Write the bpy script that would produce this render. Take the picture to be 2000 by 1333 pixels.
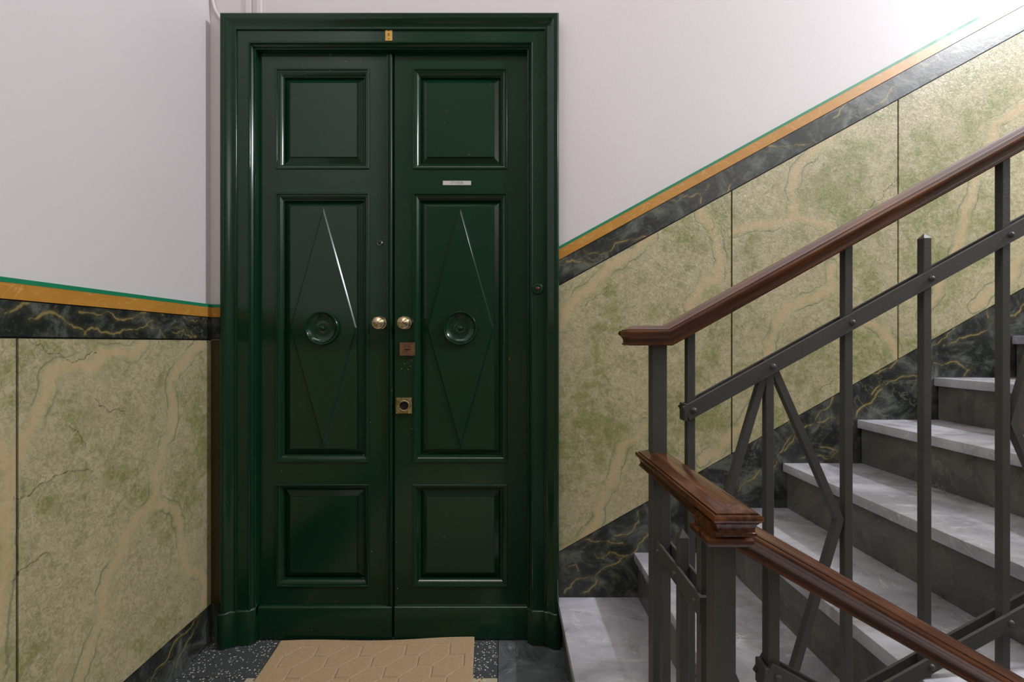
import bpy, bmesh, math, random
import numpy as np
from mathutils import Vector
random.seed(7)
C = bpy.context.scene.collection
for o in list(bpy.data.objects): bpy.data.objects.remove(o)

# ------------------------------------------------------------------ camera, world, light, exposure
# X right, Y away from the camera (door wall at Y = 0), Z up from the landing floor. Metres.
FPX, D, EYE, VX, VY = 900.0, 1.7143, 1.11, 985.0, 671.0
cam = bpy.data.objects.new('camera', bpy.data.cameras.new('camera')); C.objects.link(cam)
cam.location = (0, -D, EYE); cam.rotation_euler = (math.pi/2, 0, 0)
cam.data.sensor_width = 36; cam.data.lens = FPX/2000*36
cam.data.shift_x = (1000-VX)/2000; cam.data.shift_y = -(666.5-VY)/2000
cam.data.clip_start = .02; cam.data.clip_end = 60
bpy.context.scene.camera = cam
vs = bpy.context.scene.view_settings
vs.view_transform = 'Standard'; vs.look = 'None'; vs.gamma = 1; vs.use_curve_mapping = False
vs.exposure = 0.90
w = bpy.data.worlds.new('world'); bpy.context.scene.world = w; w.use_nodes = True
w.node_tree.nodes['Background'].inputs[0].default_value = (.55, .6, .7, 1)
w.node_tree.nodes['Background'].inputs[1].default_value = .3
def lamp(name, kind, loc, power, color, rot=(0,0,0), **kw):
    l = bpy.data.lights.new(name, kind); l.energy = power; l.color = color
    for k, v in kw.items(): setattr(l, k, v)
    o = bpy.data.objects.new(name, l); o.location = loc; o.rotation_euler = rot; C.objects.link(o); return o
lamp('stairwell_lamp_light', 'POINT', (3.30, -1.22, 3.48), 182, (.93, .95, 1.0), shadow_soft_size=.085)
lamp('landing_ceiling_light', 'AREA', (-.35, -1.6, 3.9), 11.5, (1.0, .95, .88), shape='RECTANGLE', size=1.7, size_y=.24)
lamp('lower_flight_fill', 'AREA', (1.7, -2.3, 2.6), 3, (1.0, .95, .93), rot=(math.radians(62), 0, math.radians(20)), shape='RECTANGLE', size=1.0, size_y=.9)  # soft fill added behind the camera, stands for no known source

# ------------------------------------------------------------------ materials
def lin(r, g, b):
    f = lambda c: (c/255/12.92) if c/255 <= .04045 else ((c/255+.055)/1.055)**2.4
    return (f(r), f(g), f(b), 1)
class NT:
    def __init__(s, name):
        s.m = bpy.data.materials.new(name); s.m.use_nodes = True; s.t = s.m.node_tree
        s.b = s.t.nodes['Principled BSDF']
    def n(s, typ, ins=None, **props):
        nd = s.t.nodes.new('ShaderNode'+typ)
        for k, v in props.items(): setattr(nd, k, v)
        for k, v in (ins or {}).items():
            if isinstance(v, bpy.types.NodeSocket): s.t.links.new(v, nd.inputs[k])
            else: nd.inputs[k].default_value = v
        return nd
    def set(s, k, v):
        if isinstance(v, bpy.types.NodeSocket): s.t.links.new(v, s.b.inputs[k])
        else: s.b.inputs[k].default_value = v
    def math(s, op, a, b=0.0, clamp=False):
        return s.n('Math', {0: a, 1: b}, operation=op, use_clamp=clamp).outputs[0]
    def ramp(s, v, a, b, lo=0.0, hi=1.0):
        return s.n('MapRange', {'Value': v, 'From Min': a, 'From Max': b, 'To Min': lo, 'To Max': hi}, interpolation_type='SMOOTHSTEP').outputs[0]
    def mix(s, f, a, b, blend='MIX'):
        nd = s.n('Mix', data_type='RGBA', blend_type=blend)
        for k, v in ((0, f), (6, a), (7, b)):
            if isinstance(v, bpy.types.NodeSocket): s.t.links.new(v, nd.inputs[k])
            else: nd.inputs[k].default_value = v
        return nd.outputs[2]
    def co(s, scale=(1,1,1), kind='Object'):
        if kind == 'grain': src = s.n('Attribute', attribute_name='grain').outputs['Vector']
        else: src = s.n('TexCoord').outputs[kind]
        return s.n('Mapping', {'Vector': src, 'Scale': scale}).outputs[0]
    def noise(s, vec, scale, detail=4, rough=.55, dist=0.0):
        return s.n('TexNoise', {'Vector': vec, 'Scale': scale, 'Detail': detail, 'Roughness': rough, 'Distortion': dist}).outputs['Fac']
    def bump(s, h, strength, dist=.01, normal=None):
        i = {'Height': h, 'Strength': strength, 'Distance': dist}
        if normal: i['Normal'] = normal
        return s.n('Bump', i).outputs[0]
    def ridge(s, v):   # 0 on the ridge line of a noise
        return s.math('ABSOLUTE', s.math('SUBTRACT', v, .5))

def mat_plain(name, rgb, rough=.5, metal=0.0, var=.12, nscale=30, bump=.15):
    t = NT(name); c = t.co(); n = t.noise(c, nscale, 5)
    col = lin(*rgb); dk = tuple(x*(1-var) for x in col[:3])+(1,); lt = tuple(min(1, x*(1+var)) for x in col[:3])+(1,)
    t.set('Base Color', t.mix(n, dk, lt)); t.set('Roughness', t.ramp(t.noise(c, nscale*.6, 3), .2, .8, rough*.85, rough*1.15)); t.set('Metallic', metal)
    t.set('Normal', t.bump(n, bump, .002)); return t.m

def mat_green():
    t = NT('green_gloss_paint'); c = t.co()
    a = t.noise(c, 2.2, 3); b = t.noise(t.co((1, 1, .15)), 60, 3)
    col = t.mix(a, lin(7, 44, 27), lin(10, 52, 33))
    chip = t.math('MULTIPLY', t.ramp(t.noise(c, 95, 2), .74, .78), t.ramp(t.noise(c, 4, 2), .48, .62))
    col = t.mix(chip, col, lin(150, 112, 78))
    t.set('Base Color', col); t.set('Roughness', t.ramp(t.noise(c, 3, 2), .3, .7, .14, .21))
    t.set('Specular IOR Level', .5)
    h = t.math('ADD', t.math('MULTIPLY', t.noise(c, 6, 1), .6), t.math('MULTIPLY', b, .10))
    t.set('Normal', t.bump(h, .06, .004)); return t.m

def mat_white():
    t = NT('white_wall_paint'); c = t.co()
    a = t.noise(c, 1.3, 3); f = t.noise(c, 160, 3)
    t.set('Base Color', t.mix(a, lin(216, 209, 213), lin(226, 220, 223)))
    t.set('Roughness', .6)
    t.set('Normal', t.bump(t.math('ADD', f, t.math('MULTIPLY', t.noise(c, 12, 2), 2.0)), .12, .002)); return t.m

def mat_dado():
    t = NT('painted_faux_marble_green'); c = t.co()
    big = t.noise(c, 3.4, 5, .6, .4); mid = t.noise(c, 15, 7, .72, .5); fine = t.noise(c, 75, 5, .65, 1.2)
    beige = t.mix(t.ramp(fine, .36, .64), lin(166, 157, 122), lin(198, 187, 152))
    green = t.mix(t.ramp(fine, .35, .68), lin(132, 134, 84), lin(164, 164, 114))
    f = t.ramp(t.math('ADD', t.math('MULTIPLY', big, .55), t.math('MULTIPLY', mid, .55)), .505, .65)
    col = t.mix(f, beige, green)
    pinkish = t.ramp(t.noise(c, 5.0, 3), .55, .72)
    col = t.mix(t.math('MULTIPLY', pinkish, .35), col, lin(176, 158, 128))
    # small dark squiggles
    w = t.noise(c, 55, 3, .55, 2.4)
    sq = t.ramp(t.ridge(w), 0.0, .040, 1.0, 0.0)
    sqm = t.math('MULTIPLY', sq, t.ramp(t.noise(c, 9, 2), .42, .62))
    col = t.mix(t.math('MULTIPLY', sqm, .42), col, lin(104, 106, 66))
    # broad painted veins, drawn as strokes on each panel
    d = t.n('Attribute', attribute_name='vein').outputs['Fac']
    jig = t.math('MULTIPLY', t.math('SUBTRACT', t.noise(c, 11, 5, .6), .5), .045)
    jig2 = t.math('MULTIPLY', t.math('SUBTRACT', t.noise(c, 60, 3), .5), .012)
    dd = t.math('ADD', t.math('ADD', d, jig), jig2)
    halo = t.ramp(dd, .012, .055, 1.0, 0.0)
    col = t.mix(t.math('MULTIPLY', halo, .35), col, lin(192, 182, 142))
    core = t.ramp(dd, .004, .017, 1.0, 0.0)
    col = t.mix(t.math('MULTIPLY', core, .55), col, lin(208, 180, 138))
    rim = t.ramp(t.math('ABSOLUTE', t.math('SUBTRACT', dd, .024)), 0, .0055, 1.0, 0.0)
    rimm = t.math('MULTIPLY', rim, t.ramp(t.noise(c, 6, 2), .38, .58))
    col = t.mix(t.math('MULTIPLY', rimm, .65), col, lin(112, 120, 96))
    # cracks
    k = t.n('Attribute', attribute_name='crack').outputs['Fac']
    cr = t.ramp(k, .0005, .0026, 1.0, 0.0)
    col = t.mix(t.math('MULTIPLY', cr, .7), col, lin(70, 72, 48))
    t.set('Base Color', col)
    t.set('Roughness', t.ramp(mid, .3, .7, .30, .42))
    t.set('Specular IOR Level', .45)
    h = t.math('ADD', t.math('MULTIPLY', fine, .7), t.math('MULTIPLY', sq, -.35))
    h = t.math('ADD', h, t.math('MULTIPLY', cr, -.9)); h = t.math('ADD', h, t.math('MULTIPLY', rimm, -.5)); h = t.math('ADD', h, mid)
    t.set('Normal', t.bump(h, .34, .0035)); return t.m

def mat_band():
    t = NT('painted_faux_black_marble'); c = t.co(); c2 = t.co((.55, .55, 1.0))
    cl = t.noise(c, 9, 7, .7, .8); fn = t.noise(c, 70, 4, .7)
    col = t.mix(t.ramp(cl, .45, .72), lin(36, 39, 38), lin(108, 112, 104))
    col = t.mix(t.math('MULTIPLY', t.ramp(fn, .5, .75), .4), col, lin(105, 110, 100))
    gray = t.ramp(t.ridge(t.noise(c2, 6.5, 6, .6, 1.2)), 0, .02, 1, 0)
    col = t.mix(t.math('MULTIPLY', t.math('MULTIPLY', gray, t.ramp(t.noise(c, 4, 2), .45, .6)), .5), col, lin(118, 120, 100))
    d = t.n('Attribute', attribute_name='vein').outputs['Fac']
    dd = t.math('ADD', d, t.math('MULTIPLY', t.math('SUBTRACT', t.noise(c, 30, 4, .6), .42), .006))
    wd = t.ramp(t.noise(c, 18, 2), .35, .65, .0022, .0052)
    core = t.n('MapRange', {'Value': dd, 'From Min': .0006, 'From Max': wd, 'To Min': 1.0, 'To Max': 0.0}).outputs[0]
    halo = t.ramp(dd, .002, .016, 1, 0)
    col = t.mix(t.math('MULTIPLY', halo, .30), col, lin(92, 88, 60))
    col = t.mix(t.math('MULTIPLY', core, .80), col, lin(162, 142, 88))
    t.set('Base Color', col); t.set('Roughness', t.ramp(cl, .3, .7, .28, .42))
    t.set('Normal', t.bump(t.math('ADD', cl, t.math('MULTIPLY', fn, .4)), .18, .003)); return t.m

def mat_ochre():
    t = NT('ochre_painted_band'); c = t.co((.5, .5, 1))
    n = t.noise(c, 14, 5, .6, 1.0); l = t.ridge(t.noise(c, 16, 3, .5, 1.5))
    col = t.mix(n, lin(176, 118, 36), lin(206, 152, 72))
    col = t.mix(t.math('MULTIPLY', t.ramp(l, 0, .02, 1, 0), .35), col, lin(226, 190, 128))
    t.set('Base Color', col); t.set('Roughness', .38); t.set('Normal', t.bump(n, .1, .002)); return t.m

def mat_marble(name, d0, d1, vein, stretch=(1,1,1)):
    t = NT(name); c = t.co(stretch)
    cl = t.noise(c, 4.5, 7, .62, 1.4); st = t.noise(t.co((2.2, 9, 9)), 3.0, 8, .7, 1.3)
    col = t.mix(t.ramp(cl, .35, .68), d0, d1)
    col = t.mix(t.math('MULTIPLY', t.ramp(st, .50, .72), .45), col, vein)
    v1 = t.ramp(t.ridge(t.noise(c, 5.5, 5, .55, 2.2)), 0, .016, 1, 0)
    v1 = t.math('MULTIPLY', v1, t.ramp(t.noise(c, 6, 3), .44, .64))
    col = t.mix(t.math('MULTIPLY', v1, .65), col, vein)
    t.set('Base Color', col); t.set('Roughness', t.ramp(cl, .3, .7, .24, .38))
    t.set('Normal', t.bump(st, .06, .002)); return t.m

def mat_terrazzo(name, base, chips, lo=.30, scale=120):
    t = NT(name); c = t.co()
    v = t.n('TexVoronoi', {'Vector': c, 'Scale': scale, 'Randomness': 1.0})
    rnd = t.n('SeparateColor', {'Color': v.outputs['Color']}).outputs
    inside = t.ramp(v.outputs['Distance'], .30, .38, 1, 0)
    pick = t.math('GREATER_THAN', rnd[0], lo)
    m = t.math('MULTIPLY', inside, pick)
    cc = t.mix(rnd[1], chips[0], chips[1]); cc = t.mix(t.math('GREATER_THAN', rnd[2], .72), cc, chips[2])
    t.set('Base Color', t.mix(m, base, cc)); t.set('Roughness', .35); t.set('Normal', t.bump(m, .05, .001)); return t.m

def mat_wood():
    t = NT('varnished_dark_wood')
    g = t.noise(t.co((2.5, 90, 90), 'grain'), 1.0, 6, .65, .8); f = t.noise(t.co((9, 420, 420), 'grain'), 1.0, 4, .6)
    b = t.noise(t.co((3, 9, 9), 'grain'), 1.0, 4, .6)
    col = t.mix(t.ramp(g, .32, .70), lin(50, 27, 17), lin(120, 70, 38))
    col = t.mix(t.math('MULTIPLY', t.ramp(f, .45, .62), .45), col, lin(58, 28, 16))
    col = t.mix(t.math('MULTIPLY', t.ramp(b, .50, .75), .45), col, lin(150, 94, 50))
    gz = t.n('SeparateXYZ', {0: t.n('Attribute', attribute_name='grain').outputs['Vector']}).outputs[2]
    wear = t.math('MULTIPLY', t.ramp(t.math('ABSOLUTE', t.math('ADD', gz, .0145)), .001, .006, 1, 0), t.ramp(t.noise(t.co((7, 30, 30), 'grain'), 1.0, 4), .40, .62))
    col = t.mix(t.math('MULTIPLY', wear, .65), col, lin(158, 92, 44))
    t.set('Base Color', col); t.set('Roughness', t.ramp(b, .3, .7, .20, .32))
    t.set('Coat Weight', .35); t.set('Coat Roughness', .12)
    t.set('Normal', t.bump(t.math('ADD', g, t.math('MULTIPLY', f, .5)), .16, .0012)); return t.m

def mat_iron():
    t = NT('dark_painted_iron'); c = t.co()
    a = t.noise(c, 14, 5); f = t.noise(c, 220, 4)
    t.set('Base Color', t.mix(a, lin(70, 71, 69), lin(89, 89, 87))); t.set('Roughness', .42)
    t.set('Metallic', .0); t.set('Normal', t.bump(t.math('ADD', t.math('MULTIPLY', a, 1.5), f), .3, .0012)); return t.m

def mat_brass(name, a, b, rough=.25):
    t = NT(name); c = t.co(); n = t.noise(c, 60, 5, .65)
    t.set('Base Color', t.mix(t.ramp(n, .35, .65), lin(*a), lin(*b))); t.set('Metallic', 1.0)
    t.set('Roughness', t.ramp(n, .3, .7, rough*.8, rough*1.3)); t.set('Normal', t.bump(n, .12, .001)); return t.m

def mat_mat():
    t = NT('beige_ribbed_carpet'); c = t.co()
    n = t.noise(c, 260, 4, .7); m = t.noise(c, 8, 3)
    col = t.mix(n, lin(142, 118, 88), lin(218, 194, 160)); col = t.mix(t.math('MULTIPLY', m, .3), col, lin(186, 158, 126))
    g = t.n('Attribute', attribute_name='groove').outputs['Fac']
    col = t.mix(t.math('MULTIPLY', g, .45), col, lin(206, 186, 162))
    t.set('Base Color', col); t.set('Roughness', .95); t.set('Specular IOR Level', .1); t.set('Normal', t.bump(n, .5, .002)); return t.m

M = dict(green=mat_green(), white=mat_white(), dado=mat_dado(), band=mat_band(), ochre=mat_ochre(),
    dim=mat_plain('plaster_darkened_for_bounce', (128, 124, 116), .8),  # plaster of the unseen walls, colour darkened to cut bounced light
    strip=mat_plain('olive_strip_painted_shade', (62, 54, 30), .4),  # olive dado strip with the casing's deep shadow put into its colour
    line=mat_plain('green_painted_line', (24, 132, 92), .45), joint=mat_plain('dark_joint', (38, 38, 34), .7),
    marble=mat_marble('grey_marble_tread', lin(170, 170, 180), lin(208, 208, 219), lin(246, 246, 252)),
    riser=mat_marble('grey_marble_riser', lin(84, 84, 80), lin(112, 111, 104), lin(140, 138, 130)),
    slab=mat_marble('grey_marble_slab', lin(78, 82, 86), lin(112, 118, 124), lin(152, 158, 164)),
    terr_dark=mat_terrazzo('dark_terrazzo', lin(78, 80, 83), (lin(205, 205, 205), lin(140, 144, 146), lin(232, 230, 226)), .48, 130),
    terr_light=mat_terrazzo('yellow_terrazzo', lin(196, 186, 160), (lin(226, 218, 200), lin(200, 150, 70), lin(150, 110, 60)), .2, 90),
    wood=mat_wood(), iron=mat_iron(),
    brass=mat_brass('aged_brass', (172, 154, 116), (214, 200, 168)), copper=mat_brass('tarnished_lock_plate', (120, 92, 72), (150, 118, 92), .5),
    dark=mat_plain('dark_hole', (8, 8, 7), .8), button=mat_plain('maroon_button', (86, 40, 38), .25),
    steel=mat_brass('grey_peephole_metal', (90, 94, 90), (120, 122, 118), .35),
    yellow=mat_plain('yellow_enamel', (206, 160, 62), .4), ink=mat_plain('dark_ink', (64, 48, 20), .6),
    paper=mat_plain('white_label_paper', (206, 204, 202), .5), grey_ink=mat_plain('grey_print', (96, 86, 88), .6),
    carpet=mat_mat(), chip=mat_plain('bare_wood_chip', (176, 148, 112), .7))

# ------------------------------------------------------------------ mesh helpers
def tag(o, label=None, cat=None, group=None, kind=None):
    if label: o['label'] = label
    if cat: o['category'] = cat
    if group: o['group'] = group
    if kind: o['kind'] = kind
    return o
def obj(name, verts, faces, mat, parent=None, smooth=None, loc=None):
    me = bpy.data.meshes.new(name); me.from_pydata([tuple(v) for v in verts], [], faces)
    bm = bmesh.new(); bm.from_mesh(me); bmesh.ops.recalc_face_normals(bm, faces=bm.faces); bm.to_mesh(me); bm.free()
    if smooth is not None:
        for p in me.polygons: p.use_smooth = True
        me.set_sharp_from_angle(angle=math.radians(smooth))
    me.materials.append(M[mat]); o = bpy.data.objects.new(name, me); C.objects.link(o)
    if loc: o.location = loc
    if parent: o.parent = parent
    return o
def empty(name, loc=(0,0,0), parent=None):
    o = bpy.data.objects.new(name, None); o.location = (0,0,0); o.empty_display_size = .05; C.objects.link(o)
    if parent: o.parent = parent
    return o
def bm_obj(name, bm, mat, parent=None, smooth=None):
    me = bpy.data.meshes.new(name); bmesh.ops.recalc_face_normals(bm, faces=bm.faces); bm.to_mesh(me); bm.free()
    if smooth is not None:
        for p in me.polygons: p.use_smooth = True
        me.set_sharp_from_angle(angle=math.radians(smooth))
    me.materials.append(M[mat]); o = bpy.data.objects.new(name, me); C.objects.link(o)
    if parent: o.parent = parent
    return o
def box(name, x0, x1, y0, y1, z0, z1, mat, parent=None, bev=0.0, seg=1):
    bm = bmesh.new()
    vs_ = [bm.verts.new((x, y, z)) for x in (x0, x1) for y in (y0, y1) for z in (z0, z1)]
    for f in ((0,1,3,2),(4,6,7,5),(0,4,5,1),(2,3,7,6),(0,2,6,4),(1,5,7,3)): bm.faces.new([vs_[i] for i in f])
    if bev: bmesh.ops.bevel(bm, geom=list(bm.edges), offset=bev, segments=seg, affect='EDGES', profile=.5)
    return bm_obj(name, bm, mat, parent, 40 if bev and seg > 1 else None)
def prism_y(name, pts, y0, y1, mat, parent=None, bev=0.0):       # polygon in XZ, extruded along Y
    bm = bmesh.new(); a = [bm.verts.new((x, y0, z)) for x, z in pts]; b = [bm.verts.new((x, y1, z)) for x, z in pts]
    bm.faces.new(a); bm.faces.new(b[::-1]); n = len(pts)
    for i in range(n): bm.faces.new((a[i], b[i], b[(i+1) % n], a[(i+1) % n]))
    if bev: bmesh.ops.bevel(bm, geom=list(bm.edges), offset=bev, segments=1, affect='EDGES')
    return bm_obj(name, bm, mat, parent)
def lathe(name, prof, cx, cy, cz, mat, parent=None, seg=48, wob=None):   # (r, p): p = how far it stands towards the camera (-Y)
    vs_, fs = [], []
    for r, p in prof:
        for k in range(seg):
            a = 2*math.pi*k/seg; rr = r*(1+(wob(k, r, p) if wob else 0))
            vs_.append((cx+rr*math.cos(a), cy-p, cz+rr*math.sin(a)))
    for i in range(len(prof)-1):
        for k in range(seg):
            fs.append((i*seg+k, i*seg+(k+1) % seg, (i+1)*seg+(k+1) % seg, (i+1)*seg+k))
    fs.append(tuple(range(seg))); fs.append(tuple(range((len(prof)-1)*seg, len(prof)*seg)))
    return obj(name, vs_, fs, mat, parent, 35)
def rings(name, poly_at, prof, mat, parent=None, cap=False, smooth=30):
    # poly_at(inset) gives the corners (x, z); prof = (inset, y) pairs
    vs_, fs = [], []; n = len(poly_at(0))
    for t, y in prof:
        for x, z in poly_at(t): vs_.append((x, y, z))
    for i in range(len(prof)-1):
        for k in range(n): fs.append((i*n+k, i*n+(k+1) % n, (i+1)*n+(k+1) % n, (i+1)*n+k))
    if cap: fs.append(tuple(range((len(prof)-1)*n, len(prof)*n)))
    return obj(name, vs_, fs, mat, parent, smooth)
def rect(x0, x1, z0, z1): return lambda t: [(x0+t, z0+t), (x1-t, z0+t), (x1-t, z1-t), (x0+t, z1-t)]

def wiggle(lines, amp=.11, n=3, seed=3):
    r = random.Random(seed); out = []
    for ln in lines:
        ln = [tuple(p) for p in ln]
        for _ in range(n):
            q = [ln[0]]
            for a, b in zip(ln[:-1], ln[1:]):
                dx, dz = b[0]-a[0], b[1]-a[1]; k = r.uniform(-1, 1)*amp*1.6
                q += [((a[0]+b[0])/2-dz*k, (a[1]+b[1])/2+dx*k), b]
            ln = q
        out.append(ln)
    return out
def seg_dist(P, lines):
    best = np.full(len(P), .3)
    for ln in lines:
        ln = np.array(ln, float)
        for a, b in zip(ln[:-1], ln[1:]):
            ab = b-a; t = np.clip(((P-a)@ab)/max(ab@ab, 1e-9), 0, 1)
            best = np.minimum(best, np.linalg.norm(P-(a+t[:, None]*ab), axis=1))
    return best
def slab(name, ua, ub, lo, hi, place, thick, mat, parent, step=.012, veins=(), cracks=(), back=0.0, bev=.0012):
    # a thin slab on a wall: u runs along the wall, lo(u)/hi(u) bound its height, place(u, z, out) gives the point
    nu = max(2, int((ub-ua)/step)+1); hmax = max(hi(ua)-lo(ua), hi(ub)-lo(ub)); nz = max(2, int(hmax/step)+1)
    us = np.linspace(ua, ub, nu); P = []
    for u in us:
        for v in np.linspace(0, 1, nz): P.append((u, lo(u)+(hi(u)-lo(u))*v))
    P = np.array(P); vs_ = []
    mid = P.mean(axis=0)
    for i, (u, z) in enumerate(P): vs_.append(place(u, z, thick))
    fs = [(i*nz+j, (i+1)*nz+j, (i+1)*nz+j+1, i*nz+j+1) for i in range(nu-1) for j in range(nz-1)]
    border = [i*nz for i in range(nu)]+[(nu-1)*nz+j for j in range(1, nz)]+[i*nz+nz-1 for i in range(nu-2, -1, -1)]+[j for j in range(nz-2, 0, -1)]
    b0 = len(vs_)
    for k in border:
        u, z = P[k]; vs_.append(place(u, z, back))
    m = len(border)
    for k in range(m): fs.append((border[k], border[(k+1) % m], b0+(k+1) % m, b0+k))
    o = obj(name, vs_, fs, mat, parent)
    me = o.data; full = np.vstack([P, P[border]])
    for an, ls in (('vein', veins), ('crack', cracks)):
        at = me.attributes.new(an, 'FLOAT', 'POINT'); at.data.foreach_set('value', seg_dist(full, ls).astype(np.float32) if ls else np.full(len(full), .3, np.float32))
    return o

# ------------------------------------------------------------------ the room shell
XL, XR, YF, ZC, ZB = -1.093, 4.6, -2.45, 4.3, -1.75
TH = .15
def multi_box(name, boxes, mat, parent=None):
    bm = bmesh.new()
    for x0, x1, y0, y1, z0, z1 in boxes:
        v = [bm.verts.new((x, y, z)) for x in (x0, x1) for y in (y0, y1) for z in (z0, z1)]
        for f in ((0,1,3,2),(4,6,7,5),(0,4,5,1),(2,3,7,6),(0,2,6,4),(1,5,7,3)): bm.faces.new([v[i] for i in f])
    return bm_obj(name, bm, mat, parent)
wall_back = tag(multi_box('wall_back', [(XL-TH, -.945, 0, TH, ZB, ZC), (.108, XR+TH, 0, TH, ZB, ZC), (-.945, .108, 0, TH, 2.225, ZC), (-.945, .108, 0, TH, ZB, -.05)], 'white'), kind='structure')
wall_left = tag(multi_box('wall_left', [(XL-TH, XL, YF-TH, 0, ZB, ZC)], 'white'), kind='structure')
wall_front = tag(multi_box('wall_front', [(XL-TH, XR+TH, YF-TH, YF, ZB, ZC)], 'dim'), kind='structure')
wall_right = tag(multi_box('wall_right', [(XR, XR+TH, YF, 0, ZB, ZC)], 'dim'), kind='structure')
ceiling = tag(multi_box('ceiling', [(XL-TH, XR+TH, YF-TH, TH, ZC, ZC+.12)], 'dim'), kind='structure')
FX = .30
# landing floor: a concrete deck under marble and terrazzo pieces
floor = tag(multi_box('floor', [(XL, FX, YF, 0, -.18, -.02), (-.945, .108, 0, .09, -.06, -.02)], 'joint'), kind='structure')
g = .0012
box('terrazzo_border', XL, -.022-g, -.187+g, .09, -.02, 0, 'terr_dark', floor)
box('terrazzo_border', XL, -.854-g, YF, -.187-g, -.02, 0, 'terr_dark', floor)
box('terrazzo_field', -.854+g, -.022-g, YF, -.187-g, -.02, 0, 'terr_light', floor)
box('marble_slab', -.022+g, FX, -.62, .09, -.02, 0, 'slab', floor)
box('marble_slab', -.022+g, FX, -1.42, -.62-g*2, -.02, 0, 'slab', floor)
box('marble_slab', -.022+g, FX, YF, -1.42-g*2, -.02, 0, 'slab', floor)
tag(multi_box('floor_lower', [(FX-1.4, XR, YF, 0, ZB-.1, ZB)], 'terr_dark'), kind='structure')

# dado on the left wall (level) : pixel sketch of the veins is turned into wall coordinates
def onl(x, y):
    s = (985-x)/1.093; return (900/s-D, EYE-(y-671)/s)
def onb(x, y): return ((x-985)/525, EYE-(y-671)/525)
PL = lambda u, z, out: (XL+out, u, z)
PB = lambda u, z, out: (u, -out, z)
c_ = lambda v: (lambda u: v)
ZG1, ZG0, ZO0, ZD0, ZBB = 1.254, 1.243, 1.206, 1.1235, .1405
dado_l = tag(slab('dado_left', YF, 0, c_(0), c_(ZG0), PL, .0010, 'joint', None, step=.6), kind='structure'); dado_l.name = 'trim_1'
VL = [[onl(*p) for p in L] for L in [
 [(395,672),(370,690),(345,720),(330,745),(335,800),(330,850),(310,900),(300,960),(290,990),(255,1025),(235,1065),(215,1110),(195,1170),(185,1230),(165,1290),(150,1333)],
 [(290,990),(320,985),(335,990),(350,1040),(355,1090),(362,1120),(380,1115),(393,1130),(395,1180)],
 [(20,920),(35,880),(45,850),(70,800),(90,740),(110,715),(180,722),(195,690),(240,690),(280,672)],
 [(-300,500),(-60,760),(5,900),(10,1100),(-40,1400)]]]
KL = [[onl(*p) for p in L] for L in [[(22,972),(60,962),(75,945),(110,930),(140,922),(180,922)], [(22,1135),(55,1102),(95,1085)], [(180,780),(190,795),(215,805),(240,812)],
 [(35,660),(75,672),(100,690),(160,704),(185,690)], [(130,835),(150,845),(165,880)]]]
KL = wiggle(KL, .16); VL = wiggle(VL, .10, 2)
jl = [YF+.002, -1.919, -1.302, -.685, 0]
for a, b in zip(jl[:-1], jl[1:]):
    slab('dado_panel', a+.0028, b-(.0028 if b < 0 else 0), c_(ZBB+.003), c_(ZD0-.003), PL, .005, 'dado', dado_l, veins=VL, cracks=KL, step=.004 if a > -1.4 else .05)
VLB = [[onl(*p) for p in L] for L in [[(0,613),(22,606),(38,593),(50,592)], [(50,624),(75,615),(100,612),(120,625),(160,648),(165,655)], [(160,655),(165,645),(180,643),(195,650),(220,652),(250,644),(275,640),(300,625)],
 [(150,610),(190,615),(205,608),(225,624),(250,622),(265,615),(315,617)], [(275,620),(290,640),(305,640),(318,660)], [(340,638),(365,645),(380,658)], [(335,650),(360,655),(378,659)], [(355,620),(385,626),(400,632)],
 [(390,1202),(375,1215),(355,1240),(335,1258),(325,1285),(300,1310)], [(383,1215),(370,1245),(355,1270),(340,1305)], [(300,1310),(285,1345)]]]
VLB = wiggle(VLB)
t2 = tag(slab('trim_2', YF, 0, c_(ZD0+.0015), c_(ZO0-.0015), PL, .0065, 'band', None, veins=VLB, step=.0035), 'black faux marble band across left wall', kind='structure')
t3 = tag(slab('trim_3', YF, 0, c_(ZO0+.001), c_(ZG0), PL, .0095, 'ochre', None, step=.05), kind='structure')
t4 = tag(slab('trim_4', YF, 0, c_(ZG0), c_(ZG1), PL, .0100, 'line', None, step=.05), kind='structure')
tag(slab('baseboard_left', YF, 0, c_(0.0), c_(ZBB), PL, .0065, 'band', None, veins=VLB, step=.0035), kind='structure')

# the little strip of door wall left of the casing
ml = XL+.0095
t5 = tag(slab('trim_5', ml, -1.0, c_(ZD0+.0015), c_(ZO0-.0015), PB, .0065, 'band', None), kind='structure')
tag(multi_box('trim_6', [(ml, -1.0, -.0095, 0, ZO0+.001, ZG0)], 'ochre'), kind='structure')
tag(multi_box('trim_7', [(ml, -1.0, -.010, 0, ZG0, ZG1)], 'line'), kind='structure')
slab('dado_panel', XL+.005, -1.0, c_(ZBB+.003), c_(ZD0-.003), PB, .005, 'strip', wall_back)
tag(slab('baseboard_back', ml, -1.0, c_(0), c_(ZBB), PB, .0065, 'band', None), kind='structure')

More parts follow.
